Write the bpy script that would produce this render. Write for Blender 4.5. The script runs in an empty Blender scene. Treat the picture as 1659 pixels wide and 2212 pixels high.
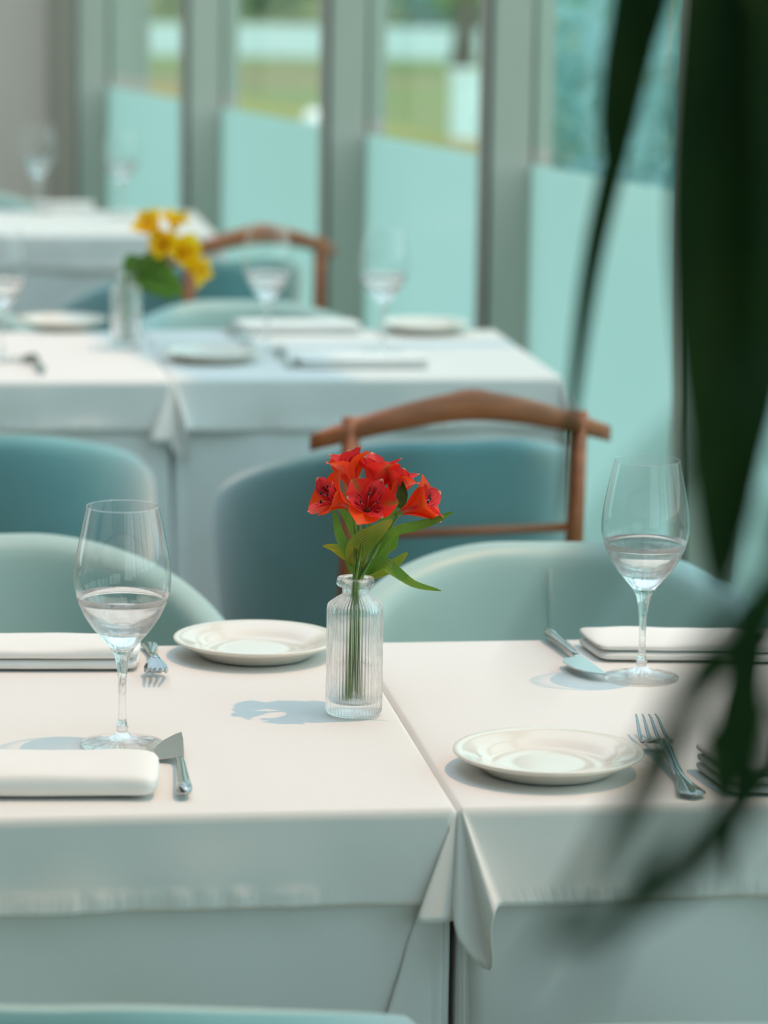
import bpy, bmesh, math, random
from mathutils import Vector, Matrix, noise as mnoise

# ------------------------------------------------------------------ camera
FX = 7200.0                       # focal length in pixels of the 1659 x 2212 frame
CAM_H = 1.48
cam_d = bpy.data.cameras.new('camera')
cam = bpy.data.objects.new('camera', cam_d)
bpy.context.scene.collection.objects.link(cam)
bpy.context.scene.camera = cam
cam_d.sensor_fit = 'VERTICAL'; cam_d.sensor_height = 36.0
cam_d.lens = FX / 2212.0 * 36.0
cam_d.clip_start = 0.05; cam_d.clip_end = 400
CM = Matrix.Translation((0, 0, CAM_H)) @ Matrix.Rotation(math.radians(80.0), 4, 'X') @ Matrix.Rotation(math.radians(0.9), 4, 'Z')
cam.matrix_world = CM
cam_d.dof.use_dof = True
cam_d.dof.focus_distance = 3.10
cam_d.dof.aperture_fstop = 4.9
# ------------------------------------------------------------------ light
SC = bpy.context.scene
SC.view_settings.view_transform = 'Standard'; SC.view_settings.look = 'None'
SC.view_settings.gamma = 1.0; SC.view_settings.use_curve_mapping = False
SC.view_settings.exposure = 0.0
world = bpy.data.worlds.new('sky'); SC.world = world; world.use_nodes = True
wn = world.node_tree; wn.nodes.clear()
w_out = wn.nodes.new('ShaderNodeOutputWorld'); w_bg = wn.nodes.new('ShaderNodeBackground')
w_tc = wn.nodes.new('ShaderNodeTexCoord'); w_sep = wn.nodes.new('ShaderNodeSeparateXYZ'); w_rmp = wn.nodes.new('ShaderNodeValToRGB')
wn.links.new(w_tc.outputs['Generated'], w_sep.inputs[0]); wn.links.new(w_sep.outputs['Z'], w_rmp.inputs[0])
wn.links.new(w_rmp.outputs[0], w_bg.inputs[0]); wn.links.new(w_bg.outputs[0], w_out.inputs[0])
w_rmp.color_ramp.elements[0].position = 0.0; w_rmp.color_ramp.elements[0].color = (0.78, 0.97, 0.98, 1)
w_rmp.color_ramp.elements[1].position = 0.7; w_rmp.color_ramp.elements[1].color = (0.66, 0.86, 1.0, 1)
# the sky is brighter on the sunny side of the building
w_dot = wn.nodes.new('ShaderNodeVectorMath'); w_dot.operation = 'DOT_PRODUCT'; w_dot.inputs[1].default_value = (0.86, -0.49, 0.12)
w_mr = wn.nodes.new('ShaderNodeMapRange'); w_mr.inputs[1].default_value = -0.1; w_mr.inputs[2].default_value = 1.0; w_mr.inputs[3].default_value = 1.4; w_mr.inputs[4].default_value = 2.3
wn.links.new(w_tc.outputs['Generated'], w_dot.inputs[0]); wn.links.new(w_dot.outputs['Value'], w_mr.inputs[0]); wn.links.new(w_mr.outputs[0], w_bg.inputs[1])
sun_d = bpy.data.lights.new('sun', 'SUN'); sun_d.energy = 1.62; sun_d.color = (1.0, 0.51, 0.22); sun_d.angle = math.radians(0.9)
sun = bpy.data.objects.new('sun', sun_d); SC.collection.objects.link(sun)
sun.rotation_euler = Vector((0.34, 0.08, 0.94)).to_track_quat('Z', 'Y').to_euler()
sun.location = (2, 0, 6)

# ------------------------------------------------------------------ helpers
COL = SC.collection
def ray(px, py):
    v = Vector(((px - 829.5) / FX, -(py - 1106.0) / FX, -1.0))
    return CM.to_3x3() @ v
def on_plane(px, py, h=0.75):
    r = ray(px, py); t = (h - CAM_H) / r.z
    return Vector((r.x * t, r.y * t, h))
def at_depth(px, py, z):
    return Vector((0, 0, CAM_H)) + ray(px, py) * z
def tag(o, label=None, cat=None, group=None, kind=None):
    if label: o['label'] = label
    if cat: o['category'] = cat
    if group: o['group'] = group
    if kind: o['kind'] = kind
    return o
def empty(name, loc=(0, 0, 0), rz=0.0, label=None, cat=None, group=None):
    o = bpy.data.objects.new(name, None); COL.objects.link(o)
    o.location = loc; o.rotation_euler = (0, 0, rz); o.empty_display_size = 0.05
    return tag(o, label, cat, group)
def obj(name, bm, mat, parent=None, smooth=True, mods=None):
    me = bpy.data.meshes.new(name)
    bmesh.ops.recalc_face_normals(bm, faces=bm.faces)
    bm.to_mesh(me); bm.free()
    if smooth:
        me.polygons.foreach_set('use_smooth', [True] * len(me.polygons))
    for m in (mat if isinstance(mat, (list, tuple)) else [mat]): me.materials.append(m)
    o = bpy.data.objects.new(name, me); COL.objects.link(o)
    if parent is not None: o.parent = parent
    return o
def kids(o): return [c for c in bpy.data.objects if c.parent == o]
def copy_tree(o, parent=None):
    c = o.copy(); COL.objects.link(c); c.parent = parent
    for ch in kids(o): copy_tree(ch, c)
    return c
def subsurf(o, lv=1):
    m = o.modifiers.new('s', 'SUBSURF'); m.levels = lv; m.render_levels = lv; return o
def add_box(bm, c, s, rz=0.0, bev=0.0):
    r = bmesh.ops.create_cube(bm, size=1.0)
    vs = r['verts']
    M = Matrix.Translation(c) @ Matrix.Rotation(rz, 4, 'Z') @ Matrix.Diagonal((s[0], s[1], s[2], 1))
    bmesh.ops.transform(bm, matrix=M, verts=vs)
    if bev > 0:
        es = list({e for v in vs for e in v.link_edges})
        bmesh.ops.bevel(bm, geom=es, offset=bev, segments=2, profile=0.5, affect='EDGES')
def add_tube(bm, pts, rad, n=10, cap=True, flat=None):
    """swept tube; rad a number or list; flat = (ratio, up) squashes the section"""
    pts = [Vector(p) for p in pts]
    if not isinstance(rad, (list, tuple)): rad = [rad] * len(pts)
    rings = []; prev = None
    for i, p in enumerate(pts):
        a = pts[max(i - 1, 0)]; b = pts[min(i + 1, len(pts) - 1)]
        t = (b - a).normalized()
        if prev is None:
            u = t.orthogonal().normalized() if flat is None else (Vector(flat[1]) - t * t.dot(Vector(flat[1]))).normalized()
        else:
            u = (prev - t * t.dot(prev)).normalized()
        prev = u; v = t.cross(u)
        ku = 1.0 if flat is None else flat[0]
        rings.append([bm.verts.new(p + (u * math.cos(k * 2 * math.pi / n) * ku + v * math.sin(k * 2 * math.pi / n)) * rad[i]) for k in range(n)])
    for i in range(len(rings) - 1):
        for k in range(n):
            bm.faces.new((rings[i][k], rings[i][(k + 1) % n], rings[i + 1][(k + 1) % n], rings[i + 1][k]))
    if cap:
        bm.faces.new(rings[0][::-1]); bm.faces.new(rings[-1])
def add_lathe(bm, prof, n=48, rib=None, close=False):
    """prof: list of (r, z[, ribfactor])"""
    rings = []
    for q in prof:
        r, z = q[0], q[1]; rf = q[2] if len(q) > 2 else 0.0
        if r < 1e-5: rings.append([bm.verts.new((0, 0, z))]); continue
        ring = []
        for k in range(n):
            a = k * 2 * math.pi / n
            rr = r
            if rib and rf: rr = r + rf * abs(math.sin(a * rib / 2))
            ring.append(bm.verts.new((rr * math.cos(a), rr * math.sin(a), z)))
        rings.append(ring)
    m = len(rings)
    for i in range(m if close else m - 1):
        A, B = rings[i], rings[(i + 1) % m]
        for k in range(n):
            k2 = (k + 1) % n
            if len(A) == 1 and len(B) == 1: continue
            if len(A) == 1: bm.faces.new((A[0], B[k2], B[k]))
            elif len(B) == 1: bm.faces.new((A[k], A[k2], B[0]))
            else: bm.faces.new((A[k], A[k2], B[k2], B[k]))
def crom(pts, n):
    """Catmull-Rom through points (Vectors), n samples"""
    P = [Vector(p) for p in pts]; out = []
    m = len(P) - 1
    for i in range(n):
        t = i / (n - 1) * m; k = min(int(t), m - 1); f = t - k
        p0 = P[max(k - 1, 0)]; p1 = P[k]; p2 = P[k + 1]; p3 = P[min(k + 2, m)]
        out.append(0.5 * ((2 * p1) + (p2 - p0) * f + (2 * p0 - 5 * p1 + 4 * p2 - p3) * f * f + (3 * p1 - p0 - 3 * p2 + p3) * f ** 3))
    return out
def lerp(a, b, t): return a + (b - a) * t
def sm(a, b, x):
    if a > b: return 1 - sm(b, a, x)
    t = max(0.0, min(1.0, (x - a) / (b - a))); return t * t * (3 - 2 * t)

# ------------------------------------------------------------------ materials
def new_mat(name):
    m = bpy.data.materials.new(name); m.use_nodes = True
    return m, m.node_tree, m.node_tree.nodes['Principled BSDF']
def N(nt, t, **kw):
    n = nt.nodes.new(t)
    for k, v in kw.items(): setattr(n, k, v)
    return n
def plain(name, col, rough=0.6, metal=0.0, var=0.06, scale=12.0, bump=0.0, bscale=200.0, sheen=0.0, spec=0.5, coat=0.0, stretch=None):
    m, nt, p = new_mat(name)
    tc = N(nt, 'ShaderNodeTexCoord'); nz = N(nt, 'ShaderNodeTexNoise'); nz.inputs['Scale'].default_value = scale; nz.inputs['Detail'].default_value = 4
    src = tc.outputs['Object']
    if stretch:
        mp = N(nt, 'ShaderNodeMapping'); mp.inputs['Scale'].default_value = stretch
        nt.links.new(src, mp.inputs[0]); src = mp.outputs[0]
    nt.links.new(src, nz.inputs['Vector'])
    rp = N(nt, 'ShaderNodeValToRGB'); e = rp.color_ramp.elements
    e[0].position = 0.3; e[1].position = 0.7
    e[0].color = tuple(max(0, c * (1 - var)) for c in col) + (1,); e[1].color = tuple(min(1, c * (1 + var)) for c in col) + (1,)
    nt.links.new(nz.outputs['Fac'], rp.inputs[0]); nt.links.new(rp.outputs[0], p.inputs['Base Color'])
    p.inputs['Roughness'].default_value = rough; p.inputs['Metallic'].default_value = metal
    p.inputs['Specular IOR Level'].default_value = spec
    if sheen: p.inputs['Sheen Weight'].default_value = sheen; p.inputs['Sheen Roughness'].default_value = 0.5
    if coat: p.inputs['Coat Weight'].default_value = coat; p.inputs['Coat Roughness'].default_value = 0.04
    if bump:
        n2 = N(nt, 'ShaderNodeTexNoise'); n2.inputs['Scale'].default_value = bscale; n2.inputs['Detail'].default_value = 2
        b = N(nt, 'ShaderNodeBump'); b.inputs['Strength'].default_value = bump; b.inputs['Distance'].default_value = 0.001
        nt.links.new(src, n2.inputs['Vector']); nt.links.new(n2.outputs['Fac'], b.inputs['Height']); nt.links.new(b.outputs[0], p.inputs['Normal'])
    return m
def leafy(name, c1, c2, scale=30, rough=0.45, trans=0.35, ribs=0.0):
    """thin leaf or petal: principled + translucent; c1 -> c2 by noise"""
    m, nt, p = new_mat(name)
    tc = N(nt, 'ShaderNodeTexCoord'); nz = N(nt, 'ShaderNodeTexNoise'); nz.inputs['Scale'].default_value = scale
    nt.links.new(tc.outputs['Object'], nz.inputs['Vector'])
    rp = N(nt, 'ShaderNodeValToRGB'); e = rp.color_ramp.elements
    e[0].position = 0.35; e[1].position = 0.65; e[0].color = c1 + (1,); e[1].color = c2 + (1,)
    nt.links.new(nz.outputs['Fac'], rp.inputs[0]); nt.links.new(rp.outputs[0], p.inputs['Base Color'])
    p.inputs['Roughness'].default_value = rough
    tr = N(nt, 'ShaderNodeBsdfTranslucent'); nt.links.new(rp.outputs[0], tr.inputs[0])
    mx = N(nt, 'ShaderNodeMixShader'); mx.inputs[0].default_value = trans
    nt.links.new(p.outputs[0], mx.inputs[1]); nt.links.new(tr.outputs[0], mx.inputs[2])
    nt.links.new(mx.outputs[0], nt.nodes['Material Output'].inputs[0])
    if ribs:
        uv = N(nt, 'ShaderNodeUVMap'); sp = N(nt, 'ShaderNodeSeparateXYZ'); ml = N(nt, 'ShaderNodeMath', operation='MULTIPLY'); ml.inputs[1].default_value = 60
        sn = N(nt, 'ShaderNodeMath', operation='SINE'); b = N(nt, 'ShaderNodeBump'); b.inputs['Strength'].default_value = ribs; b.inputs['Distance'].default_value = 0.0006
        nt.links.new(uv.outputs[0], sp.inputs[0]); nt.links.new(sp.outputs[0], ml.inputs[0]); nt.links.new(ml.outputs[0], sn.inputs[0]); nt.links.new(sn.outputs[0], b.inputs['Height'])
        nt.links.new(b.outputs[0], p.inputs['Normal'])
    return m
def petal_mat(name, base, tip, throat, streak, blotch=0.0):
    m, nt, p = new_mat(name)
    uv = N(nt, 'ShaderNodeUVMap'); sp = N(nt, 'ShaderNodeSeparateXYZ'); nt.links.new(uv.outputs[0], sp.inputs[0])
    rp = N(nt, 'ShaderNodeValToRGB'); e = rp.color_ramp.elements
    e[0].position = 0.0; e[0].color = throat + (1,); e[1].position = 1.0; e[1].color = tip + (1,)
    x = rp.color_ramp.elements.new(0.35); x.color = base + (1,)
    x = rp.color_ramp.elements.new(0.93); x.color = base + (1,)
    nt.links.new(sp.outputs[1], rp.inputs[0])
    # dark streaks running along the petal
    mp = N(nt, 'ShaderNodeMapping'); mp.inputs['Scale'].default_value = (16, 2.4, 1); nt.links.new(uv.outputs[0], mp.inputs[0])
    nz = N(nt, 'ShaderNodeTexNoise'); nz.inputs['Scale'].default_value = 1.0; nz.inputs['Detail'].default_value = 1; nt.links.new(mp.outputs[0], nz.inputs['Vector'])
    gt = N(nt, 'ShaderNodeValToRGB'); gt.color_ramp.elements[0].position = 0.55; gt.color_ramp.elements[1].position = 0.62
    gt.color_ramp.elements[0].color = (0, 0, 0, 1); gt.color_ramp.elements[1].color = (streak,) * 3 + (1,)
    nt.links.new(nz.outputs['Fac'], gt.inputs[0])
    mx = N(nt, 'ShaderNodeMixRGB'); mx.inputs[2].default_value = (0.12, 0.004, 0.008, 1)
    nt.links.new(gt.outputs[0], mx.inputs[0]); nt.links.new(rp.outputs[0], mx.inputs[1])
    col = mx.outputs[0]
    if blotch:
        # green rib near the tip of the outer petals
        a = N(nt, 'ShaderNodeMath', operation='SUBTRACT'); a.inputs[1].default_value = 0.5; nt.links.new(sp.outputs[0], a.inputs[0])
        b = N(nt, 'ShaderNodeMath', operation='ABSOLUTE'); nt.links.new(a.outputs[0], b.inputs[0])
        c = N(nt, 'ShaderNodeMapRange'); c.inputs[1].default_value = 0.03; c.inputs[2].default_value = 0.16; c.inputs[3].default_value = 1; c.inputs[4].default_value = 0
        nt.links.new(b.outputs[0], c.inputs[0])
        d = N(nt, 'ShaderNodeMapRange'); d.inputs[1].default_value = 0.55; d.inputs[2].default_value = 0.95; nt.links.new(sp.outputs[1], d.inputs[0])
        f = N(nt, 'ShaderNodeMath', operation='MULTIPLY'); nt.links.new(c.outputs[0], f.inputs[0]); nt.links.new(d.outputs[0], f.inputs[1])
        f2 = N(nt, 'ShaderNodeMath', operation='MULTIPLY'); f2.inputs[1].default_value = blotch; nt.links.new(f.outputs[0], f2.inputs[0])
        m2 = N(nt, 'ShaderNodeMixRGB'); m2.inputs[2].default_value = (0.10, 0.16, 0.02, 1)
        nt.links.new(f2.outputs[0], m2.inputs[0]); nt.links.new(col, m2.inputs[1]); col = m2.outputs[0]
    nt.links.new(col, p.inputs['Base Color']); p.inputs['Roughness'].default_value = 0.45
    p.inputs['Specular IOR Level'].default_value = 0.3
    tr = N(nt, 'ShaderNodeBsdfTranslucent'); nt.links.new(col, tr.inputs[0])
    ms = N(nt, 'ShaderNodeMixShader'); ms.inputs[0].default_value = 0.38
    nt.links.new(p.outputs[0], ms.inputs[1]); nt.links.new(tr.outputs[0], ms.inputs[2]); nt.links.new(ms.outputs[0], nt.nodes['Material Output'].inputs[0])
    return m
def glass_mat(name, col=(1, 1, 1), ior=1.5, clear=0.4, rough=0.0, clear_col=None):
    """refracting glass mixed with plain see-through, so its shadow stays light"""
    m = bpy.data.materials.new(name); m.use_nodes = True; nt = m.node_tree
    nt.nodes.remove(nt.nodes['Principled BSDF'])
    g = N(nt, 'ShaderNodeBsdfGlass'); g.inputs['Color'].default_value = col + (1,); g.inputs['IOR'].default_value = ior; g.inputs['Roughness'].default_value = rough
    t = N(nt, 'ShaderNodeBsdfTransparent'); t.inputs[0].default_value = (clear_col or col) + (1,)
    mx = N(nt, 'ShaderNodeMixShader'); mx.inputs[0].default_value = clear
    nt.links.new(g.outputs[0], mx.inputs[1]); nt.links.new(t.outputs[0], mx.inputs[2]); nt.links.new(mx.outputs[0], nt.nodes['Material Output'].inputs[0])
    return m
def thin_glass(name, tint=(0.9, 0.98, 0.96), gloss=0.9, power=5.0, f0=0.035, edge=None, scale=0.9):
    """see-through sheet with a mirror share that grows towards grazing view; edge = colour of the sheet seen edge-on"""
    m = bpy.data.materials.new(name); m.use_nodes = True; nt = m.node_tree
    nt.nodes.remove(nt.nodes['Principled BSDF'])
    g = N(nt, 'ShaderNodeBsdfGlossy'); g.inputs['Roughness'].default_value = 0.015; g.inputs[0].default_value = (gloss,) * 3 + (1,)
    t = N(nt, 'ShaderNodeBsdfTransparent'); t.inputs[0].default_value = tint + (1,)
    lw = N(nt, 'ShaderNodeLayerWeight'); lw.inputs[0].default_value = 0.5
    pw = N(nt, 'ShaderNodeMath', operation='POWER'); pw.inputs[1].default_value = power; nt.links.new(lw.outputs['Facing'], pw.inputs[0])
    ma = N(nt, 'ShaderNodeMath', operation='MULTIPLY_ADD'); ma.inputs[1].default_value = scale; ma.inputs[2].default_value = f0; nt.links.new(pw.outputs[0], ma.inputs[0])
    mx = N(nt, 'ShaderNodeMixShader'); nt.links.new(ma.outputs[0], mx.inputs[0])
    if edge:
        p3 = N(nt, 'ShaderNodeMath', operation='POWER'); p3.inputs[1].default_value = 6.0; nt.links.new(lw.outputs['Facing'], p3.inputs[0])
        mc = N(nt, 'ShaderNodeMixRGB'); mc.inputs[1].default_value = tint + (1,); mc.inputs[2].default_value = edge + (1,); nt.links.new(p3.outputs[0], mc.inputs[0]); nt.links.new(mc.outputs[0], t.inputs[0])
    nt.links.new(t.outputs[0], mx.inputs[1]); nt.links.new(g.outputs[0], mx.inputs[2]); nt.links.new(mx.outputs[0], nt.nodes['Material Output'].inputs[0])
    return m
def frosted(name):
    m = bpy.data.materials.new(name); m.use_nodes = True; nt = m.node_tree
    nt.nodes.remove(nt.nodes['Principled BSDF'])
    tc = N(nt, 'ShaderNodeTexCoord'); nz = N(nt, 'ShaderNodeTexNoise'); nz.inputs['Scale'].default_value = 0.9; nt.links.new(tc.outputs['Object'], nz.inputs['Vector'])
    rp = N(nt, 'ShaderNodeValToRGB'); rp.color_ramp.elements[0].color = (0.54, 0.71, 0.68, 1); rp.color_ramp.elements[1].color = (0.60, 0.77, 0.76, 1)
    nt.links.new(nz.outputs['Fac'], rp.inputs[0])
    t = N(nt, 'ShaderNodeBsdfTranslucent'); nt.links.new(rp.outputs[0], t.inputs[0])
    g = N(nt, 'ShaderNodeBsdfGlossy'); g.inputs['Roughness'].default_value = 0.15
    mx = N(nt, 'ShaderNodeMixShader'); mx.inputs[0].default_value = 0.06
    nt.links.new(t.outputs[0], mx.inputs[1]); nt.links.new(g.outputs[0], mx.inputs[2]); nt.links.new(mx.outputs[0], nt.nodes['Material Output'].inputs[0])
    return m
def linen(name, col, hem=0.018):
    """tablecloth: UV.x = metres along the hem, UV.y = metres above the hem edge"""
    m, nt, p = new_mat(name)
    p.inputs['Base Color'].default_value = col + (1,); p.inputs['Roughness'].default_value = 0.85
    p.inputs['Specular IOR Level'].default_value = 0.2; p.inputs['Sheen Weight'].default_value = 0.15
    uv = N(nt, 'ShaderNodeUVMap'); sp = N(nt, 'ShaderNodeSeparateXYZ'); nt.links.new(uv.outputs[0], sp.inputs[0])
    def math_(op, a, b=None):
        n = N(nt, 'ShaderNodeMath', operation=op)
        for i, v in enumerate((a, b)):
            if v is None: continue
            if isinstance(v, (int, float)): n.inputs[i].default_value = v
            else: nt.links.new(v, n.inputs[i])
        return n.outputs[0]
    d = math_('ABSOLUTE', math_('SUBTRACT', sp.outputs[1], hem))
    band = math_('LESS_THAN', d, 0.00065)
    dash = math_('LESS_THAN', math_('FRACT', math_('MULTIPLY', sp.outputs[0], 1 / 0.0038)), 0.6)
    st = math_('MULTIPLY', band, dash)
    inhem = math_('LESS_THAN', sp.outputs[1], hem)
    mp = N(nt, 'ShaderNodeMapping'); mp.inputs['Scale'].default_value = (110, 14, 1); nt.links.new(uv.outputs[0], mp.inputs[0])
    nz = N(nt, 'ShaderNodeTexNoise'); nz.inputs['Scale'].default_value = 1.0; nz.inputs['Detail'].default_value = 1; nt.links.new(mp.outputs[0], nz.inputs['Vector'])
    pk = math_('MULTIPLY', inhem, math_('MULTIPLY', nz.outputs['Fac'], 1.6))
    hgt = math_('ADD', math_('MULTIPLY', inhem, 0.5), math_('SUBTRACT', pk, math_('MULTIPLY', st, 1.0)))
    tc = N(nt, 'ShaderNodeTexCoord'); wv = N(nt, 'ShaderNodeTexNoise'); wv.inputs['Scale'].default_value = 900; nt.links.new(tc.outputs['Object'], wv.inputs['Vector'])
    hgt = math_('ADD', hgt, math_('MULTIPLY', wv.outputs['Fac'], 0.12))
    b = N(nt, 'ShaderNodeBump'); b.inputs['Strength'].default_value = 0.6; b.inputs['Distance'].default_value = 0.0011
    nt.links.new(hgt, b.inputs['Height']); nt.links.new(b.outputs[0], p.inputs['Normal'])
    tr = N(nt, 'ShaderNodeBsdfTranslucent'); tr.inputs[0].default_value = col + (1,)
    mx = N(nt, 'ShaderNodeMixShader'); mx.inputs[0].default_value = 0.12
    nt.links.new(p.outputs[0], mx.inputs[1]); nt.links.new(tr.outputs[0], mx.inputs[2]); nt.links.new(mx.outputs[0], nt.nodes['Material Output'].inputs[0])
    return m
M_cloth = linen('white_linen', (0.865, 0.85, 0.82))
M_under = linen('white_linen_lower', (0.82, 0.83, 0.82))
M_napkin = plain('napkin_linen', (0.84, 0.83, 0.80), 0.9, var=0.02, bump=0.25, bscale=700, sheen=0.2, spec=0.15)
M_blue = plain('blue_upholstery', (0.16, 0.37, 0.39), 0.8, var=0.08, scale=6, bump=0.25, bscale=500, sheen=0.9, spec=0.2)
M_sage = plain('sage_leather', (0.37, 0.51, 0.47), 0.42, var=0.05, scale=5, bump=0.12, bscale=300)
M_wood = plain('walnut_wood', (0.36, 0.115, 0.04), 0.42, var=0.28, scale=9, stretch=(1, 6, 6), coat=0.15)
M_steel = plain('polished_steel', (0.44, 0.46, 0.45), 0.06, metal=1.0, var=0.02)
M_china = plain('cream_china', (0.80, 0.74, 0.65), 0.2, var=0.01, coat=0.6)
M_glass = glass_mat('crystal_glass', (1, 1, 1), 1.46, 0.30)
M_lens = glass_mat('thick_crystal', (1, 1, 1), 1.5, 0.12)
M_vase = glass_mat('ribbed_glass', (1, 1, 1), 1.45, 0.36)
M_water = glass_mat('water', (1, 1, 1), 1.15, 0.6)
M_fin = plain('window_frame_paint', (0.42, 0.42, 0.355), 0.55, var=0.03, scale=3)
M_dark = plain('dark_rubber_seal', (0.02, 0.03, 0.028), 0.6)
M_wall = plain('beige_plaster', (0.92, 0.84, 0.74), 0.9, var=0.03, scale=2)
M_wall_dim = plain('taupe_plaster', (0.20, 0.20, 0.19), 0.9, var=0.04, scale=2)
M_ceil = plain('ceiling_paint', (0.75, 0.77, 0.76), 0.95, var=0.02)
M_floor = plain('oak_floor', (0.26, 0.19, 0.13), 0.5, var=0.25, scale=5, stretch=(1, 8, 1))
M_clear = thin_glass('window_glass', (0.90, 0.99, 0.97), scale=0.5)
M_bowl = thin_glass('thin_crystal', (0.985, 0.99, 0.99), 1.0, 3.0, 0.045, (0.55, 0.62, 0.62), 0.75)
M_frost = frosted('frosted_film')
M_stem = leafy('flower_stem', (0.11, 0.24, 0.03), (0.16, 0.30, 0.05), 60, 0.4, 0.2)
M_leaf = leafy('flower_leaf', (0.12, 0.26, 0.03), (0.17, 0.33, 0.04), 45, 0.42, 0.4, ribs=0.5)
M_leaf_y = leafy('flower_leaf_yellowing', (0.16, 0.30, 0.04), (0.45, 0.40, 0.03), 28, 0.42, 0.4, ribs=0.5)
M_leaf_d = leafy('flower_leaf_dark', (0.02, 0.06, 0.01), (0.07, 0.13, 0.02), 80, 0.4, 0.15)
M_pet_out = petal_mat('red_outer_petal', (0.84, 0.028, 0.016), (0.45, 0.22, 0.05), (0.80, 0.12, 0.06), 0.0, 0.8)
M_pet_org = petal_mat('orange_outer_petal', (0.95, 0.075, 0.010), (0.70, 0.14, 0.02), (0.85, 0.10, 0.04), 0.0, 0.35)
M_pet_in = petal_mat('red_inner_petal', (0.80, 0.045, 0.05), (0.80, 0.55, 0.30), (0.90, 0.32, 0.30), 0.85)
M_pet_yel = petal_mat('yellow_outer_petal', (1.0, 0.68, 0.01), (0.95, 0.66, 0.02), (0.95, 0.6, 0.01), 0.0, 0.1)
M_pet_yin = petal_mat('yellow_inner_petal', (1.0, 0.62, 0.01), (1.0, 0.70, 0.03), (0.8, 0.5, 0.02), 0.35)
M_anther = plain('anther', (0.03, 0.02, 0.04), 0.6)
M_palm = leafy('dark_palm_leaf', (0.009, 0.032, 0.010), (0.016, 0.050, 0.011), 14, 0.75, 0.10)  # darkness of the backlit leaves is put into this colour
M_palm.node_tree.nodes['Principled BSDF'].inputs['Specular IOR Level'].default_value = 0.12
M_pot = plain('grey_planter', (0.16, 0.16, 0.15), 0.7)
M_soil = plain('soil', (0.05, 0.035, 0.02), 0.95, var=0.3, scale=60)

# ------------------------------------------------------------------ room shell
PA = at_depth(1055, 325, 7.05); PB = at_depth(403, 208, 9.04)
WA = Vector((PA.x, PA.y, 0)); WD = Vector((PB.x - PA.x, PB.y - PA.y, 0)).normalized()   # along the glass wall, going away
WN = Vector((-WD.y, WD.x, 0))                                                            # into the room (to the left)
if WN.x > 0: WN = -WN
WROT = math.atan2(WD.y, WD.x)
def wall_t(px, off=0.0, py=300):
    """distance along the glass wall, from WA, of the vertical line seen at px (off = metres into the room)"""
    r = ray(px, py); a = Vector((r.x, r.y)); o = WA + WN * off
    # o + WD*t = a*k
    det = WD.x * (-a.y) - (-a.x) * WD.y
    return (-o.x * (-a.y) - (-a.x) * (-o.y)) / det
def wp(t, n, z=0.0): return WA + WD * t + WN * n + Vector((0, 0, z))
T_END = wall_t(165) + 0.35
T_BACK = -9.6
ROOM_W = 6.2
H = 3.4
def slab(name, t0, t1, n0, n1, z0, z1, mat, kind='structure', bev=0.0, parent=None):
    bm = bmesh.new()
    c = wp((t0 + t1) / 2, (n0 + n1) / 2, (z0 + z1) / 2)
    add_box(bm, c, (abs(t1 - t0), abs(n1 - n0), z1 - z0), WROT, bev)
    o = obj(name, bm, mat, parent, smooth=False)
    if kind and parent is None: o['kind'] = kind
    return o
slab('floor', T_BACK, T_END + 0.2, -0.14, ROOM_W, -0.1, 0.0, M_floor)
slab('wall_back', T_END, T_END + 0.2, 0.0, ROOM_W, 0.0, H, M_wall)
for (a_, b_, z0, z1) in ((T_BACK, T_END - 2.9, 0, H), (T_END - 0.3, T_END, 0, H), (T_END - 2.9, T_END - 0.3, 0, 0.5), (T_END - 2.9, T_END - 0.3, 3.1, H)):  # unseen opening near the far end, added to brighten the beige wall
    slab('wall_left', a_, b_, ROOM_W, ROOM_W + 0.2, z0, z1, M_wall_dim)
# unseen wall behind the viewer; its wide window is added to light the fronts
for k_, (n0, n1, z0, z1) in enumerate(((-0.14, 0.2, 0, H), (3.0, ROOM_W, 0, H), (0.2, 3.0, 0, 0.55), (0.2, 3.0, 3.1, H))):
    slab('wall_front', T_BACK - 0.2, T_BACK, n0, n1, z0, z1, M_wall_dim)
for n_ in (1.1, 2.1):
    slab('window_90', T_BACK - 0.14, T_BACK - 0.06, n_ - 0.03, n_ + 0.03, 0.55, 3.1, M_fin)
# ceiling with a long unseen roof light, sized to let sun onto the tables
SK0, SK1, SKN0, SKN1 = -5.6, T_END - 0.02, 0.05, 2.9
bm = bmesh.new()
for (a, b, c, d) in ((T_BACK, SK0, -0.14, ROOM_W), (SK1, T_END, -0.14, ROOM_W), (SK0, SK1, SKN1, ROOM_W), (SK0, SK1, -0.14, SKN0)):
    add_box(bm, wp((a + b) / 2, (c + d) / 2, H + 0.1), (abs(b - a), abs(d - c), 0.2), WROT)
obj('ceiling', bm, M_ceil, smooth=False)['kind'] = 'structure'

# glass wall: deep painted posts, clear glass above a frosted lower band
IN, OUT = 0.098, 0.04
edges = [(165, 225), (403, 505), (707, 810), (1055, 1180), (1500, 1640)]
fts = []
for (a, b) in edges:
    fts.append(wall_t(a, IN))
pitch = (fts[1] - fts[4]) / 3.0
t_ = fts[-1]
while t_ - pitch > T_BACK: t_ -= pitch; fts.append(t_)
for i, t in enumerate(fts):
    bm = bmesh.new()
    add_box(bm, wp(t + 0.02, (IN) / 2 + 0.005, H / 2), (0.055, IN, H), WROT, 0.003)
    add_box(bm, wp(t + 0.02, -OUT / 2 - 0.005, H / 2), (0.045, OUT, H), WROT, 0.003)
    o = obj('trim_%d' % (i + 1), bm, M_fin, smooth=False); o['kind'] = 'structure'
    bm = bmesh.new()
    add_box(bm, wp(t - 0.009, IN + 0.001, H / 2), (0.006, 0.008, H), WROT)
    obj('seal', bm, M_dark, o, smooth=False)
FROST = 1.00
ts = sorted(fts)
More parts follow.
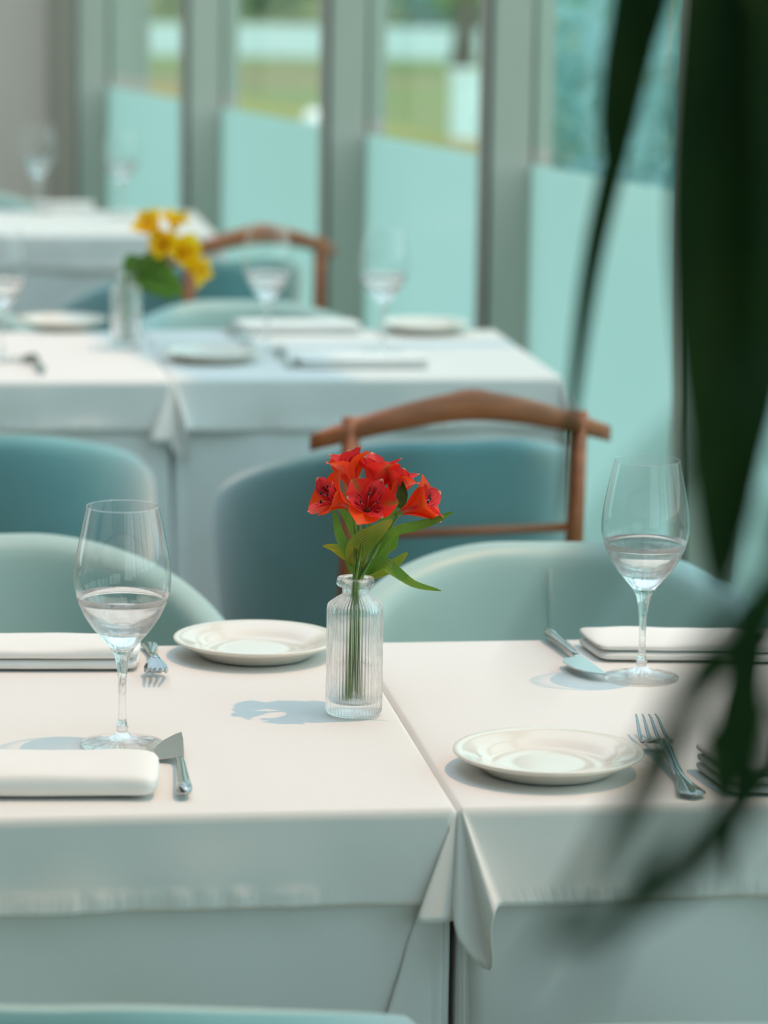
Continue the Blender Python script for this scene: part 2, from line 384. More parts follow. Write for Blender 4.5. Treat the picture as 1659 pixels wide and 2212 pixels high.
for i in range(len(ts) - 1):
    bm = bmesh.new(); a, b = ts[i] + 0.04, ts[i + 1] - 0.002
    add_box(bm, wp((a + b) / 2, 0, (FROST + H) / 2 + 0.02), (b - a, 0.006, H - FROST - 0.04), WROT)
    w_ = obj('window_%d' % (i + 1), bm, M_clear, smooth=False); w_['kind'] = 'structure'
    bm = bmesh.new(); add_box(bm, wp((a + b) / 2, 0, FROST / 2 + 0.02), (b - a, 0.006, FROST - 0.04), WROT)
    obj('frosted_band', bm, M_frost, w_, smooth=False)
    bm = bmesh.new()
    add_box(bm, wp((a + b) / 2, 0.0, 0.02), (b - a, 0.05, 0.04), WROT); add_box(bm, wp((a + b) / 2, 0.0, H - 0.02), (b - a, 0.05, 0.04), WROT)
    obj('window_frame', bm, M_fin, w_, smooth=False)
slab('wall_right', fts[0] + 0.05, T_END, -0.14, 0.0, 0.0, H, M_fin)

# ------------------------------------------------------------------ outside
M_lawn = plain('lawn', (0.20, 0.25, 0.06), 0.95, var=0.35, scale=0.25)
lr = [n for n in M_lawn.node_tree.nodes if n.type == 'VALTORGB'][0].color_ramp.elements
lr[0].color = (0.26, 0.21, 0.10, 1); lr[1].color = (0.15, 0.26, 0.05, 1)
M_pave = plain('pale_paving', (0.45, 0.52, 0.48), 0.9, var=0.1)
M_white = plain('white_paint', (0.85, 0.93, 0.92), 0.7)
M_bush1 = leafy('shrub_leaf', (0.10, 0.26, 0.07), (0.20, 0.42, 0.12), 3, 0.6, 0.3)
M_bush2 = leafy('golden_shrub_leaf', (0.25, 0.32, 0.02), (0.42, 0.42, 0.03), 3, 0.6, 0.3)
M_bush3 = leafy('hazy_blue_green_leaf', (0.16, 0.40, 0.38), (0.34, 0.60, 0.62), 3, 0.6, 0.3)  # leaf colour paled and blued to carry haze and window reflections
M_bark = plain('bark', (0.12, 0.09, 0.06), 0.9)
M_haze = plain('pale_blue_haze', (0.32, 0.55, 0.58), 0.8)
bm = bmesh.new()
add_box(bm, wp(35, -45 - 1.3, -0.12), (150, 90, 0.1), WROT); o = obj('ground', bm, M_lawn, smooth=False); o['kind'] = 'structure'
bm = bmesh.new()
add_box(bm, wp(0, -0.14 - 0.9, -0.06), (30, 1.8, 0.06), WROT); o = obj('path', bm, M_pave, smooth=False); o['kind'] = 'structure'
def foliage(bm, c, rad, n, leaf, rng):
    for _ in range(n):
        d = Vector((rng.gauss(0, 1), rng.gauss(0, 1), rng.gauss(0, 1))).normalized() * (rng.random() ** 0.4)
        p = Vector(c) + Vector((d.x * rad[0], d.y * rad[1], d.z * rad[2]))
        a = Vector((rng.uniform(-1, 1), rng.uniform(-1, 1), rng.uniform(-1, 1))).normalized(); b = a.orthogonal().normalized()
        s = leaf * rng.uniform(0.6, 1.3)
        bm.faces.new([bm.verts.new(p + a * s), bm.verts.new(p + b * s * 0.5), bm.verts.new(p - a * s), bm.verts.new(p - b * s * 0.5)])
def tree(px, z, h, rad, mat, label, name='tree', cat='tree', group=None, trunk=True, seed=1, leaf=0.2, n=1500, cz=None):
    g = at_depth(px, 0, z); g.z = -0.07
    e = empty(name, g, 0, label, cat, group); rng = random.Random(seed)
    bm = bmesh.new(); foliage(bm, (0, 0, cz if cz else h - rad[2]), rad, n, leaf, rng); obj('foliage', bm, mat, e, smooth=False)
    if trunk:
        bm = bmesh.new(); add_tube(bm, [(0, 0, 0), (0.05, 0, h * 0.35), (0, 0.05, h * 0.7)], [0.14, 0.1, 0.05], 8); obj('trunk', bm, M_bark, e)
    return e
i = 0
for (px, z, h, rad, mt, lb) in (
        (250, 58, 5.0, (3.6, 3, 2.5), M_bush1, 'green tree at the far end of the lawn, by the beige wall'),
        (560, 56, 5.0, (2.2, 2, 2.5), M_bush1, 'green tree beyond the white kerb, seen in the second window from the beige wall'),
        (668, 70, 5.5, (1.6, 2, 2.7), M_bush2, 'olive tree beyond the white kerb, seen in the second window from the beige wall'),
        (930, 52, 5.0, (1.7, 2, 2.5), M_bush3, 'blue-green tree at left of the third window from the beige wall'),
        (1050, 40, 5.0, (1.0, 1.2, 2.5), M_bush1, 'dark green tree beside the white post in the third window')):
    tree(px, z, h, rad, mt, lb, seed=10 + i, leaf=0.16, n=2600); i += 1
tree(1000, 36, 2.1, (0.45, 0.5, 0.6), M_bush2, 'golden yellow shrub in front of the dark green tree outside', 'shrub', 'shrub', trunk=True, seed=33, leaf=0.09, n=900, cz=1.35)
for k, (px, z, r, mt, lb) in enumerate((
        (1270, 14, 0.45, M_bush3, 'blue-green bush close outside the widest window, its left one'),
        (1385, 16, 0.5, M_bush1, 'green bush outside the widest window, between two pale ones'),
        (1475, 13, 0.42, M_bush3, 'blue-green bush outside the widest window, by the dark seal'))):
    tree(px, z, 1.5, (r, 0.5, 0.75), mt, lb, 'shrub', 'shrub', None, False, 50 + k, 0.05, 1100, 0.75)
g = on_plane(560, 98, -0.07)
bm = bmesh.new(); add_box(bm, (0, 0, 0.17), (8.0, 0.4, 0.36)); o = obj('low_wall', bm, M_white, smooth=False); o.location = on_plane(430, 118, -0.07)
tag(o, 'low white wall across the lawn outside the windows', 'wall')
bm = bmesh.new(); add_box(bm, (0, 0, 0.12), (0.55, 0.4, 0.27)); o = obj('stone_block', bm, M_white, smooth=False); o.location = on_plane(868, 122, -0.07)
tag(o, 'pale block on the lawn at left of the third window', 'block')
e = empty('utility_cabinet', on_plane(1010, 300, -0.07), 0.2, 'white utility cabinet standing on the lawn outside the third window', 'cabinet')
bm = bmesh.new(); add_box(bm, (0, 0, 0.24), (0.24, 0.2, 0.48), 0, 0.01); obj('body', bm, M_white, e, smooth=False)
bm = bmesh.new(); add_box(bm, (0, 0, 0.495), (0.28, 0.24, 0.03), 0, 0.005); obj('lid', bm, M_white, e, smooth=False)
bm = bmesh.new(); bmesh.ops.create_icosphere(bm, subdivisions=3, radius=0.09); o = obj('globe_lamp', bm, M_white); o.location = on_plane(680, 262, 0.02)
tag(o, 'round white globe lamp on the grass beyond the second window', 'lamp')
e = empty('building', at_depth(1330, 0, 60), 0.1, 'pale blue building added behind the bushes for the bluish reflections in the widest window', 'building'); e.location.z = -0.07  # added block, stands in for bluish reflections on the glass
bm = bmesh.new(); add_box(bm, (0, 0, 4), (4.2, 3, 8)); obj('wall', bm, M_haze, e, smooth=False)
for k in range(4):
    for q in range(4):
        bm = bmesh.new(); add_box(bm, (-1.5 + k * 1.0, -1.52, 0.7 + q * 1.1), (0.55, 0.06, 0.7)); obj('window', bm, M_dark, e, smooth=False)

# ------------------------------------------------------------------ tables and cloths
TA = math.radians(8.2)
EX = Vector((math.cos(TA), math.sin(TA), 0)); EY = Vector((-math.sin(TA), math.cos(TA), 0)); UP = Vector((0, 0, 1))
TW, TD, TH = 0.645, 0.65, 0.75
CORNER = [(0, 0.05, 0.0, 1.0), (0.25, 0.30, 0.05, 1.02), (0.5, 0.42, 0.42, 1.15), (0.75, 0.05, 0.30, 1.02), (1, 0.0, 0.05, 1.0)]
def cloth(name, o, L, mat, corners, seed=0, amp=0.002, lift=0.0, freq=9.0, hemvar=0.0, w=TW, d=TD, ns=44, hem=0.0):
    """o = front left corner at table height; corners in order front-right, back-right, back-left, front-left;
       each is a list of (phi, a, b, c): the hem offset a*nA + b*nB - c*up, in units of the drop"""
    rng = random.Random(seed); ph = [rng.uniform(0, 6.28) for _ in range(8)]
    sides = [(o, EX, -EY, w), (o + EX * w, EY, EX, d), (o + EX * w + EY * d, -EX, EY, w), (o + EY * d, -EY, -EX, d)]
    samples = []; s = 0.0
    for k in range(4):
        so, dr, n, ln = sides[k]; prof = corners[(k - 1) % 4]; nxt = corners[k]
        a0 = Vector(prof[-1][1:]); a1 = Vector(nxt[0][1:])
        nprev = sides[(k - 1) % 4][2]; nn = sides[(k + 1) % 4][2]
        RE = 0.005
        for i in range(ns + 1):
            t = i / ns; x = RE + t * (ln - 2 * RE)
            h0 = nprev * a0.x + n * a0.y - UP * a0.z
            h1 = n * a1.x + nn * a1.y - UP * a1.z
            base = n * 0.05 - UP
            wt0 = 1 - sm(0, 0.26, t); wt1 = sm(0.74, 1, t)
            hv = base * (1 - wt0 - wt1) + h0 * wt0 + h1 * wt1
            samples.append((so + dr * x, n, hv * L, s + x, 1.0 - 0.75 * max(wt0, wt1)))
        s += ln
        P = crom([Vector(c[1:]) for c in nxt], 25)
        phis = crom([Vector((c[0], 0, 0)) for c in nxt], 25)
        arc = 0.0; cpt = so + dr * ln
        for i in range(1, 24):
            v = P[i]; f = phis[i].x
            nd = (n * (1 - f) + nn * f).normalized()
            arc = L * 1.6 * i / 24
            samples.append((cpt - (n + nn) * RE + nd * RE, nd, (n * v.x + nn * v.y - UP * v.z) * L, s + arc, 0.15))
        s += L * 1.6
    bm = bmesh.new(); uvl = bm.loops.layers.uv.new('UVMap')
    rows = []; RE = 0.005; NR = 16; info = {}
    ctr = o + EX * w / 2 + EY * d / 2
    for (a, n, hv, sp, fa) in samples:
        col = []
        hl = hv.length
        inner = a - n * RE
        for q in (0.35, 0.7, 0.93):
            p = ctr.lerp(inner, q); col.append((p + UP * lift, sp, hl + (1 - q) * 0.3))
        for k in range(4):
            an = math.radians(90 * k / 4)
            col.append((inner + n * RE * math.sin(an) * (1) - UP * RE * (1 - math.cos(an)) + UP * lift, sp, hl + 0.004 * (4 - k)))
        for k in range(NR + 1):
            t = k / NR
            f = (math.sin(sp * freq * 2.1 + ph[0] + t * 3.5) + 0.7 * math.sin(sp * freq * 4.7 + ph[1] - t * 0.8) + 0.5 * math.sin(sp * freq * 9.3 + ph[2])) * amp * fa
            f += mnoise.noise(Vector((sp * 9, t * L * 9, seed * 3.1))) * amp * 1.2 * fa
            p = a - UP * RE * (1 - t) + hv * t * (1 + hemvar * mnoise.noise(Vector((sp * 3, seed, 0)))) + n * (f * (t ** 1.1) + 0.001) + UP * lift
            
            if hem and (1 - t) * hl < 0.019:
                g_ = sm(0.019, 0.015, (1 - t) * hl)
                p += n * g_ * (0.0009 + 0.0016 * mnoise.noise(Vector((sp * 55, seed * 1.7, t * 1.5))) + 0.0008 * mnoise.noise(Vector((sp * 85, seed, 0)))) * (0.1 + 0.9 * fa ** 3)
            col.append((p, sp, (1 - t) * hl))
        rows.append(col)
    cols = [[bm.verts.new(q[0]) for q in c] for c in rows]
    cv = bm.verts.new(ctr + UP * lift)
    n_ = len(cols)
    for i in range(n_):
        j = (i + 1) % n_
        f = bm.faces.new((cv, cols[i][0], cols[j][0]))
        for l in f.loops: l[uvl].uv = (0.0, 1.0)
        for k in range(len(cols[i]) - 1):
            f = bm.faces.new((cols[i][k], cols[i][k + 1], cols[j][k + 1], cols[j][k]))
            si, sj = rows[i][0][1], rows[j][0][1] if j else rows[i][0][1] + 0.01
            for l, uv in zip(f.loops, ((si, rows[i][k][2]), (si, rows[i][k + 1][2]), (sj, rows[j][k + 1][2]), (sj, rows[j][k][2]))): l[uvl].uv = uv
    bmesh.ops.remove_doubles(bm, verts=[v for c in cols for v in c[:4]], dist=2e-5)
    me_o = obj(name, bm, mat)
    m = me_o.modifiers.new('thick', 'SOLIDIFY'); m.thickness = 0.0012; m.offset = -1
    return me_o
def dining_table(o, label):
    c = o + EX * TW / 2 + EY * TD / 2
    e = empty('dining_table', (c.x, c.y, 0), TA, label, 'table', 'cloth-covered dining tables')
    top = TH - 0.006
    bm = bmesh.new(); add_box(bm, (0, 0, top - 0.0125), (TW - 0.03, TD - 0.03, 0.025), 0, 0.004); obj('tabletop', bm, M_wood, e, smooth=False)
    bm = bmesh.new(); add_tube(bm, [(0, 0, 0.03), (0, 0, top - 0.03)], 0.035, 16); obj('pedestal', bm, M_pot, e)
    bm = bmesh.new(); add_box(bm, (0, 0, 0.015), (0.42, 0.42, 0.03), 0, 0.006); obj('base', bm, M_pot, e, smooth=False)
    return e
# table origins (front left corner on the top plane)
g1 = on_plane(987, 1742)                      # meeting corner of the two near tables
t1r = g1 + EX * 0.002
t1l = g1 - EX * (TW + 0.002)
g2 = on_plane(368, 818)
t2r = g2 + EX * 0.002 + EY * 0.0
t2l = g2 - EX * (TW + 0.002) - EY * 0.02
g3 = on_plane(470, 508)
t3 = g3 - EX * TW
flatfold = [(0, 0.03, 0.0, 1.0), (0.3, 0.05, -0.25, 1.02), (0.5, 0.22, -0.42, 1.12), (0.62, 0.26, -0.30, 1.15), (0.8, 0.16, 0.0, 1.15), (1, 0.0, 0.02, 1.0)]   # wedge laid over the front, pointing left
gapflat = [(0, 0.01, 0.0, 1.0), (0.5, 0.02, 0.03, 1.1), (1, 0.0, 0.01, 1.0)]
tail = [(0, 0.0, 0.02, 1.0), (0.25, 0.06, 0.18, 1.03), (0.45, 0.02, 0.34, 1.30), (0.58, -0.28, 0.30, 1.62), (0.74, -0.22, 0.50, 1.12), (0.86, -0.28, 0.46, 0.90), (1, -0.36, 0.14, 1.0)]
tables = []
for nm, o_, lb, fr, fl, sd in (
        ('near left', t1l, 'small square dining table, near one at left under the red flowers', flatfold, CORNER, 3),
        ('near right', t1r, 'small square dining table, near one at right behind the dark leaves', CORNER, tail, 4),
        ('mid left', t2l, 'small square dining table in the second row, cut by the left edge', flatfold, CORNER, 5),
        ('mid right', t2r, 'small square dining table in the second row, under the free cloth corner', CORNER, tail, 6),
        ('far', t3, 'small square dining table at the far end by the beige wall', CORNER, CORNER, 7)):
    dining_table(o_, lb)
    u_fr = [(0, 0.02, 0.0, 1.0), (0.3, 0.015, -0.12, 1.0), (0.5, 0.045, -0.31, 1.02), (0.7, 0.05, -0.10, 1.1), (1, 0.0, 0.02, 1.0)] if fr is flatfold else [(0, 0.02, 0, 1), (0.5, 0.14, 0.14, 1.06), (1, 0, 0.02, 1)]
    u_fl = [(0, 0.0, 0.02, 1.0), (0.5, -0.02, 0.03, 1.05), (1, -0.02, 0.02, 1.0)] if fl is tail else [(0, 0.02, 0, 1), (0.5, 0.14, 0.14, 1.06), (1, 0, 0.02, 1)]
    pos = {'near left': 'the near left table', 'near right': 'the near right table', 'mid left': 'the second-row left table',
           'mid right': 'the second-row right table', 'far': 'the far table'}[nm]
    uo = cloth('tablecloth', o_ + (EX + EY) * 0.003, 0.60, M_under, [u_fr, gapflat if fr is flatfold else CORNER, CORNER, u_fl], sd, 0.016, -0.003, 2.6, 0, TW - 0.006, TD - 0.006)
    tag(uo, 'long white under-cloth hanging towards the floor from ' + pos, 'tablecloth', 'long under-cloths')
    oo = cloth('tablecloth_overlay', o_ + Vector((0, 0, 0)) - EX * 0.001 - EY * 0.004, 0.083, M_cloth, [fr, gapflat if fr is flatfold else CORNER, CORNER, fl], sd + 20, 0.0022, 0.0, 7.0, 0.06, TW + 0.002, TD + 0.006, 170, 1.0)
    tag(oo, 'short hemmed white cloth spread on ' + pos, 'tablecloth', 'short top cloths')

# ------------------------------------------------------------------ chairs
def shell_pt(th, z, off, zt):
    """th degrees from the back; z height; off inward offset"""
    a, b = 0.272 - off, 0.262 - off
    k = 0.93 + 0.07 * sm(0.36, 0.60, z)
    r = math.radians(th)
    n = 2.25
    cs, sn = math.cos(r), math.sin(r)
    x = a * math.copysign(abs(sn) ** (2 / n), sn); y = -b * math.copysign(abs(cs) ** (2 / n), cs)
    lean = -0.05 * sm(0.45, 0.8, z) * max(0, cs)
    return Vector((x * k, y * k + lean, z))
def shell_top(th):
    return 0.768 - 0.152 * (max(0.0, abs(th) - 12) / 100) ** 1.5 - 0.006 * math.cos(math.radians(th * 2))
def make_chair(valet):
    e = empty('tub_chair')
    ths = [-120 + i * 4 for i in range(61)]
    T = 0.05
    def shell(path):
        bm = bmesh.new(); rows = []
        for th in ths:
            zt = shell_top(th); row = []
            for (zf, off, dz) in path:
                z = lerp(0.36, zt - 0.022, zf) + dz
                row.append(bm.verts.new(shell_pt(th, z, off, zt)))
            rows.append(row)
        for i in range(len(rows) - 1):
            for k in range(len(rows[0]) - 1): bm.faces.new((rows[i][k], rows[i][k + 1], rows[i + 1][k + 1], rows[i + 1][k]))
        return bm, rows
    bm, rows = shell([(0, 0.03, -0.01), (0, 0.004, 0), (0.3, 0.0, 0), (0.6, 0.0, 0), (0.85, 0.0, 0), (1, 0.001, 0), (1, 0.006, 0.012), (1, 0.016, 0.020)])
    subsurf(obj('outer_shell', bm, M_blue, e))
    bm, rows = shell([(1, 0.016, 0.020), (1, 0.030, 0.021), (1, 0.044, 0.012), (1, T, 0), (0.85, T + 0.002, 0), (0.6, T + 0.004, 0), (0.3, T, 0), (0, T, 0), (0, 0.03, -0.01)])
    o = obj('inner_back', bm, M_sage, e); subsurf(o)
    # rounded arm ends
    for s in (-1, 1):
        bm = bmesh.new(); th = 120 * s; zt = shell_top(th)
        for a, b in ((0.0, 1.0),):
            add_tube(bm, [shell_pt(th, 0.36 + (zt - 0.025 - 0.36) * q / 6, T / 2, zt) for q in range(7)], 0.0245, 12)
        obj('arm_front', bm, M_blue, e)
    bm = bmesh.new(); add_tube(bm, [shell_pt(0, z, T + 0.0035, 0.78) for z in (0.42, 0.5, 0.6, 0.68, 0.735)], 0.0012, 6); obj('seam', bm, M_sage, e)
    bm = bmesh.new()
    add_box(bm, (0, 0.02, 0.415), (0.40, 0.42, 0.09), 0, 0.03); obj('seat', bm, M_sage, e)
    for sx in (-1, 1):
        for sy in (-1, 1):
            bm = bmesh.new(); add_tube(bm, [(sx * 0.16, sy * 0.16, 0.38), (sx * 0.22, sy * 0.22, 0.0)], [0.018, 0.011], 12); obj('leg', bm, M_wood, e)
    if valet:
        yb = -0.350
        bm = bmesh.new()
        # hanger-shaped crest rail
        pts = []
        rl = []; n = 29
        for i in range(n):
            u = -1 + 2 * i / (n - 1)
            top = 0.842 - 0.062 * abs(u) ** 1.5 + (0.0 if abs(u) > 0.12 else 0.002)
            th_ = lerp(0.043, 0.034, abs(u)) * (1 - 0.85 * sm(0.74, 1.0, abs(u)))
            bot = 0.842 - 0.043 - 0.042 * abs(u) ** 1.6
            bot = min(bot, top - 0.004)
            dep = 0.013 * (1 - 0.7 * sm(0.85, 1, abs(u)))
            x = u * 0.222; y = yb + 0.035 * u * u
            c = (top + bot) / 2; hh = (top - bot) / 2
            ring = []
            for k in range(12):
                a = k * math.pi / 6
                ring.append(bm.verts.new((x, y + dep * math.copysign(abs(math.cos(a)) ** 0.6, math.cos(a)), c + hh * math.copysign(abs(math.sin(a)) ** 0.6, math.sin(a)))))
            rl.append(ring)
        for i in range(n - 1):
            for k in range(12): bm.faces.new((rl[i][k], rl[i][(k + 1) % 12], rl[i + 1][(k + 1) % 12], rl[i + 1][k]))
        bm.faces.new(rl[0]); bm.faces.new(rl[-1][::-1])
        obj('crest_rail', bm, M_wood, e)
        for s in (-1, 1):
            bm = bmesh.new(); add_tube(bm, [(s * 0.168, yb + 0.02, 0.805), (s * 0.168, yb + 0.022, 0.6), (s * 0.172, yb + 0.03, 0.30), (s * 0.176, yb + 0.05, 0.0)], [0.013, 0.0135, 0.013, 0.01], 12); obj('post', bm, M_wood, e)
        bm = bmesh.new(); add_tube(bm, [(-0.168, yb + 0.021, 0.638), (0.168, yb + 0.021, 0.638)], 0.0065, 10); obj('rod', bm, M_wood, e)
    return e
def put(e, px, depth, rz):
    p = at_depth(px, 1106, depth); e.location = (p.x, p.y, 0); e.rotation_euler = (0, 0, math.radians(rz))
chv = make_chair(True); chp = make_chair(False)
put(chv, 853, 5.02, 17)
tag(chv, 'blue tub chair with wooden hanger rail behind the red flowers', 'chair', 'tub chairs')
c = copy_tree(chv); put(c, 372, 7.55, 36)
tag(c, 'blue tub chair with reddish wooden hanger rail, farther one behind the yellow flowers', 'chair', 'tub chairs')
put(chp, -55, 5.02, 4)
tag(chp, 'blue tub chair, its back towards us, beside the left edge above the sage chair', 'chair', 'tub chairs')
for (px, dp, rz, lb) in (
        (1235, 3.66, 180 + 2, 'sage tub chair facing us behind the near right table'),
        (30, 3.66, 180 + 14, 'sage tub chair facing us at left behind the near wine glass'),
        (545, 6.22, 180 + 8, 'sage tub chair facing us, small, below the far hanger rail'),
        (-190, 6.2, 180 + 8, 'sage tub chair behind the second-row table, cut by the left edge'),
        (-80, 8.75, 180 + 8, 'sage tub chair at the far table by the beige wall'),
        (150, 2.470, -3, 'blue tub chair whose rounded top shows along the bottom left edge'),
        (2020, 2.455, 4, 'blue tub chair whose top edge shows in the bottom right corner')):
    c = copy_tree(chp); put(c, px, dp, rz); tag(c, lb, 'chair', 'tub chairs')

# ------------------------------------------------------------------ tableware
def wine_glass(loc, label, group='wine glasses'):
    e = empty('wine_glass', loc, 0, label, 'glass', group)
    prof_o = [(0.0, 0.0), (0.0372, 0.0), (0.0376, 0.0008), (0.0372, 0.0016), (0.028, 0.0032), (0.016, 0.0052), (0.0085, 0.008), (0.0056, 0.012), (0.0048, 0.0155), (0.0058, 0.0165), (0.0046, 0.018),
              (0.0037, 0.026), (0.0034, 0.045), (0.0040, 0.062), (0.0052, 0.073), (0.0078, 0.083), (0.0115, 0.0895), (0.0185, 0.0975), (0.0265, 0.107), (0.0338, 0.118), (0.0392, 0.130), (0.0424, 0.142),
              (0.0432, 0.152), (0.0422, 0.166), (0.0396, 0.181), (0.0360, 0.199), (0.0322, 0.2165)]
    prof_i = [(0.0318, 0.2172), (0.0312, 0.2166), (0.0349, 0.199), (0.0385, 0.181), (0.0411, 0.166), (0.0421, 0.152), (0.0413, 0.142), (0.038, 0.130), (0.0325, 0.118), (0.025, 0.1075), (0.0165, 0.0995), (0.008, 0.095), (0.0, 0.0935)]
    bm = bmesh.new(); add_lathe(bm, prof_o[:10] + [(0.0, 0.0175)], 64); obj('foot', bm, M_glass, e)
    bm = bmesh.new(); add_lathe(bm, [(0.0, 0.0176), (0.0046, 0.0178)] + prof_o[11:17] + [(0.0, 0.0893)], 40); obj('stem', bm, M_glass, e)
    bm = bmesh.new()
    low = [(0.0, 0.0894), (0.0115, 0.0895), (0.0185, 0.0975), (0.0265, 0.107), (0.0338, 0.118), (0.0392, 0.130), (0.0410, 0.1365)]
    inn = [(0.0409, 0.1366), (0.0383, 0.130), (0.0353, 0.1242), (0.0305, 0.1175), (0.024, 0.1115), (0.015, 0.1075), (0.006, 0.1062), (0.0, 0.106)]
    add_lathe(bm, low + inn, 64); n_low = len(bm.faces)
    up = [(0.0410, 0.1365), (0.0424, 0.142), (0.0432, 0.152), (0.0422, 0.166), (0.0396, 0.181), (0.0360, 0.199), (0.0322, 0.2165)]
    add_lathe(bm, [tuple(v) for v in ((p.x, p.z) for p in crom([Vector((a, 0, b)) for a, b in up], 22))], 64)
    add_lathe(bm, [(0.0322, 0.2165), (0.0325, 0.2171), (0.0321, 0.2176), (0.0316, 0.2171)], 64, close=True)
    bm.faces.ensure_lookup_table()
    bm.faces.index_update()
    for k, f in enumerate(bm.faces): f.material_index = 1 if k < n_low else 0
    obj('bowl', bm, [M_bowl, M_lens], e)
    return e
def plate(loc, label, group='bread plates'):
    prof = [(0, 0.0035), (0.030, 0.0035), (0.048, 0.0038), (0.052, 0.0020), (0.055, 0.0), (0.058, 0.0012), (0.064, 0.0060), (0.074, 0.0115), (0.0825, 0.0155), (0.0838, 0.0168), (0.0834, 0.0182), (0.0822, 0.0184),
            (0.075, 0.0165), (0.064, 0.0140), (0.057, 0.0118), (0.052, 0.0085), (0.048, 0.0068), (0.030, 0.0062), (0, 0.0062)]
    bm = bmesh.new(); add_lathe(bm, prof, 72); o = obj('bread_plate', bm, M_china); o.location = loc
    return tag(o, label, 'plate', group)
def orient(e, p0, p1):
    """local +Y from p0 to p1"""
    d = p1 - p0; e.location = p0; e.rotation_euler = (0, 0, math.atan2(d.y, d.x) - math.pi / 2)
def fork(p0, p1, label):
    """p0 handle end, p1 towards the tines"""
    e = empty('fork', (0, 0, 0), 0, label, 'fork', 'forks'); orient(e, p0, p1)
    L = (p1 - p0).length
    s = L / 0.19
    # handle
    bm = bmesh.new(); rows = []
    zs = lambda y: 0.0035 + 0.010 * sm(0.05, 0.115, y) - 0.008 * sm(0.125, 0.150, y)
    for i in range(25):
        y = i / 24 * 0.125
        w = 0.0036 + 0.0060 * (1 - sm(0.0, 0.055, y)) + 0.0004
        if y < 0.01: w *= math.sqrt(max(0.05, 1 - ((0.01 - y) / 0.0102) ** 2))
        t = 0.0013 + 0.0006 * sm(0.05, 0.1, y)
        rows.append([bm.verts.new((w * math.cos(a) * s, y * s, (zs(y) + t * math.sin(a)))) for a in [k * math.pi / 6 for k in range(12)]])
    for i in range(24):
        for k in range(12): bm.faces.new((rows[i][k], rows[i][(k + 1) % 12], rows[i + 1][(k + 1) % 12], rows[i + 1][k]))
    bm.faces.new(rows[0][::-1]); bm.faces.new(rows[-1]); obj('handle', bm, M_steel, e)
    # neck plate
    zc = lambda y: 0.0135 - 0.0095 * sm(0.122, 0.148, y) + 0.012 * sm(0.15, 0.192, y)
    bm = bmesh.new(); rows = []
    for i in range(9):
        y = 0.122 + i / 8 * 0.024; w = lerp(0.0036, 0.0125, sm(0.122, 0.142, y))
        rows.append([bm.verts.new((w * u * s, y * s, zc(y) + 0.002 * (abs(u) ** 2) + dz)) for (u, dz) in ((-1, 0), (-0.5, 0.0008), (0, 0.0009), (0.5, 0.0008), (1, 0), (0.5, -0.0009), (0, -0.001), (-0.5, -0.0009))])
    for i in range(8):
        for k in range(8): bm.faces.new((rows[i][k], rows[i][(k + 1) % 8], rows[i + 1][(k + 1) % 8], rows[i + 1][k]))
    bm.faces.new(rows[0]); bm.faces.new(rows[-1][::-1]); obj('head', bm, M_steel, e)
    for k in range(4):
        x = (-1.5 + k) * 0.0071
        bm = bmesh.new(); add_tube(bm, [(x * s * (1 - 0.04 * q), (0.1445 + q / 8 * 0.047) * s, zc(0.1445 + q / 8 * 0.047) + 0.0012) for q in range(9)], [0.0019 * (1 - 0.6 * (q / 8) ** 3) for q in range(9)], 8, flat=(0.7, (0, 0, 1)))
        obj('tine', bm, M_steel, e)
    return e
def butter_knife(p0, p1, label, flip=1):
    e = empty('butter_knife', (0, 0, 0), 0, label, 'knife', 'butter knives'); orient(e, p0, p1)
    s = (p1 - p0).length / 0.17
    bm = bmesh.new(); add_tube(bm, [(0, y * s, 0.0068) for y in (0, 0.002, 0.006, 0.014, 0.03, 0.05, 0.075, 0.09, 0.094)], [0.0015, 0.0045, 0.0066, 0.0072, 0.0064, 0.0054, 0.0046, 0.0040, 0.0032], 14, flat=(0.75, (0, 0, 1)))
    obj('handle', bm, M_steel, e)
    bm = bmesh.new()
    out = [(-0.0025, 0.090), (-0.0035, 0.098), (-0.0045, 0.104), (-0.0155, 0.108), (-0.0185, 0.118), (-0.0185, 0.130), (-0.016, 0.145), (-0.010, 0.158), (-0.002, 0.167), (0.0035, 0.170), (0.004, 0.150), (0.0035, 0.12), (0.003, 0.10), (0.0025, 0.09)]
    vt = [bm.verts.new((x * flip * s, y * s, 0.0062)) for x, y in out]; f = bm.faces.new(vt)
    r = bmesh.ops.extrude_face_region(bm, geom=[f]); vv = [v for v in r['geom'] if isinstance(v, bmesh.types.BMVert)]
    bmesh.ops.translate(bm, verts=vv, vec=(0, 0, 0.0014))
    obj('blade', bm, M_steel, e, smooth=False)
    return e
